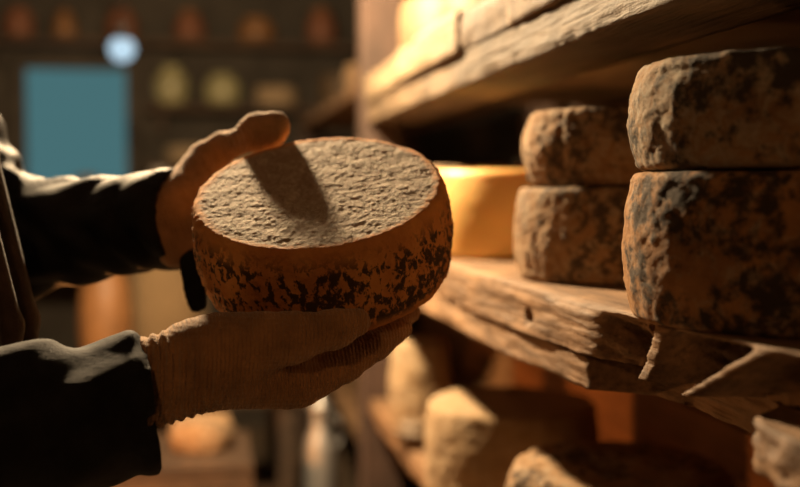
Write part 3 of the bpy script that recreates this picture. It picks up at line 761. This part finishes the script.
# low rack of cheeses and goods seen between and below the arms
lt = empty('low_bench', (-.35, 3.9, 0), 'low slatted bench in the dark middle of the cellar, seen below the arms', 'bench')
box('bench_top', (-.55, -.35, .60), (.65, .35, .65), M['wood_dark'], lt)
box('lower_shelf', (-.55, -.33, .22), (.65, .33, .25), M['wood_dark'], lt)
for sx in (-.5, .6):
    for sy in (-.3, .3): box('leg', (sx - .03, sy - .03, 0), (sx + .03, sy + .03, .599), M['wood_dark'], lt)
gb = 'goods on the low bench'
pot(-.335, 3.8, .651, .09, .44, M['pot_amber'], 'large amber clay pot seen between the two arms', gb, .6)
sack(-.15, 4.05, .651, .16, .50, M['sack'], 'brown sack standing on the low bench behind the arms', gb, 3)
wheel(-.02, 3.0, .60, .085, .085, M['rind_brown'], 'brown cheese wheel on the wooden crate below the lower glove', 'loose cheese wheels below the arms', seed=40)
wheel(.16, 3.85, .651, .14, .11, M['rind_brown'], 'brown cheese wheel lying on the low bench', 'loose cheese wheels below the arms', seed=41)
def crate(x, y, z, w_, d_, h_, label):
    t = empty('wooden_crate', (x, y, z), label, 'crate', 'wooden crates on the cellar floor')
    for i in range(3):
        z0 = h_ * i / 3 + .006; z1 = h_ * (i + 1) / 3 - .006
        for (lo, hi2) in (((-w_ / 2, -d_ / 2, z0), (w_ / 2, -d_ / 2 + .015, z1)), ((-w_ / 2, d_ / 2 - .015, z0), (w_ / 2, d_ / 2, z1)),
                          ((-w_ / 2, -d_ / 2 + .016, z0), (-w_ / 2 + .015, d_ / 2 - .016, z1)), ((w_ / 2 - .015, -d_ / 2 + .016, z0), (w_ / 2, d_ / 2 - .016, z1))):
            box('slat', lo, hi2, M['wood_dark'], t, bev=.002)
    box('crate_top', (-w_ / 2, -d_ / 2, h_ + .001), (w_ / 2, d_ / 2, h_ + .018), M['wood_dark'], t, bev=.002)
    for sx in (-1, 1):
        for sy in (-1, 1):
            cx, cy = sx * (w_ / 2 - .031), sy * (d_ / 2 - .031)
            box('corner_post', (cx - .015, cy - .015, 0), (cx + .015, cy + .015, h_), M['wood_dark'], t, bev=.002)
    return t
crate(-.10, 3.0, 0, .42, .40, .581, 'slatted wooden crate on the floor carrying a small cheese wheel')
crate(.275, 3.0, 0, .22, .30, .36, 'slatted wooden crate on the floor carrying a metal milk can')
mc = empty('milk_can', (.30, 3.0, .379), 'dull grey metal milk can on a crate beside the post', 'can')
link('can_body', lathe_mesh('can_body', [(0, 0), (.075, 0), (.08, .01), (.08, .20), (.072, .235), (.048, .265), (.048, .30), (.055, .31), (0, .305)], 36), M['metal'], mc)
l_ = link('lid', lathe_mesh('lid', [(0, 0), (.058, 0), (.058, .018), (.02, .026), (.014, .05), (0, .052)], 28), M['metal'], mc); l_.location = (0, 0, .311)
mc.scale = (.55, .55, 1.0)
link('handle', tube_mesh('handle', [Vector((.055 + .055 * math.sin(a), 0, .25 + .045 * math.cos(a))) for a in [math.pi * i / 8 for i in range(9)]], .006, 8), M['metal'], mc)
# next bay of shelving beyond the post
rk = empty('wooden_shelf_rack', (.45, 3.25, 0), 'second timber rack beyond the upright post, dim and blurred', 'shelf rack')
for z in (.55, 1.15, 1.62):
    box('shelf_board', (0, .0905, z - .04), (.592, 2.1995, z), M['wood'], rk)
for k in range(4): box('back_board', (.595, .0905, .05 + .29 * k), (.615, 2.1995, .335 + .29 * k), M['board_red'], rk, bev=.002)
for y in (.0, 2.2):
    for x in (0, .512): box('post', (x, y, 0), (x + .08, y + .09, 2.4 if y < 1 else 1.65), M['wood_z'], rk)
gn = 'cheese wheels on the rack beyond the post'
for i, (y, z, Rr, H, m, lb) in enumerate(((3.55, 1.621, .14, .16, 'tan', 'blurred tan cheese wheel high on the second rack'), (4.1, 1.621, .14, .13, 'rind_brown', 'blurred brown cheese wheel high on the second rack, farther one'),
        (3.55, 1.151, .14, .15, 'rind_brown', 'blurred brown cheese wheel on the second rack behind the held wheel'), (4.2, 1.151, .14, .15, 'rind_pale', 'blurred pale cheese wheel deeper on the second rack behind the held wheel'),
        (3.55, .551, .14, .14, 'rind_pale', 'blurred pale cheese wheel low on the second rack'), (4.1, .551, .14, .16, 'tan', 'blurred tan cheese wheel low on the second rack, farther one'))):
    wheel(.64, y, z, Rr, H, M[m], lb, gn, seed=50 + i)
for o in list(bpy.data.objects):
    if o.type == 'EMPTY': o.hide_render = False
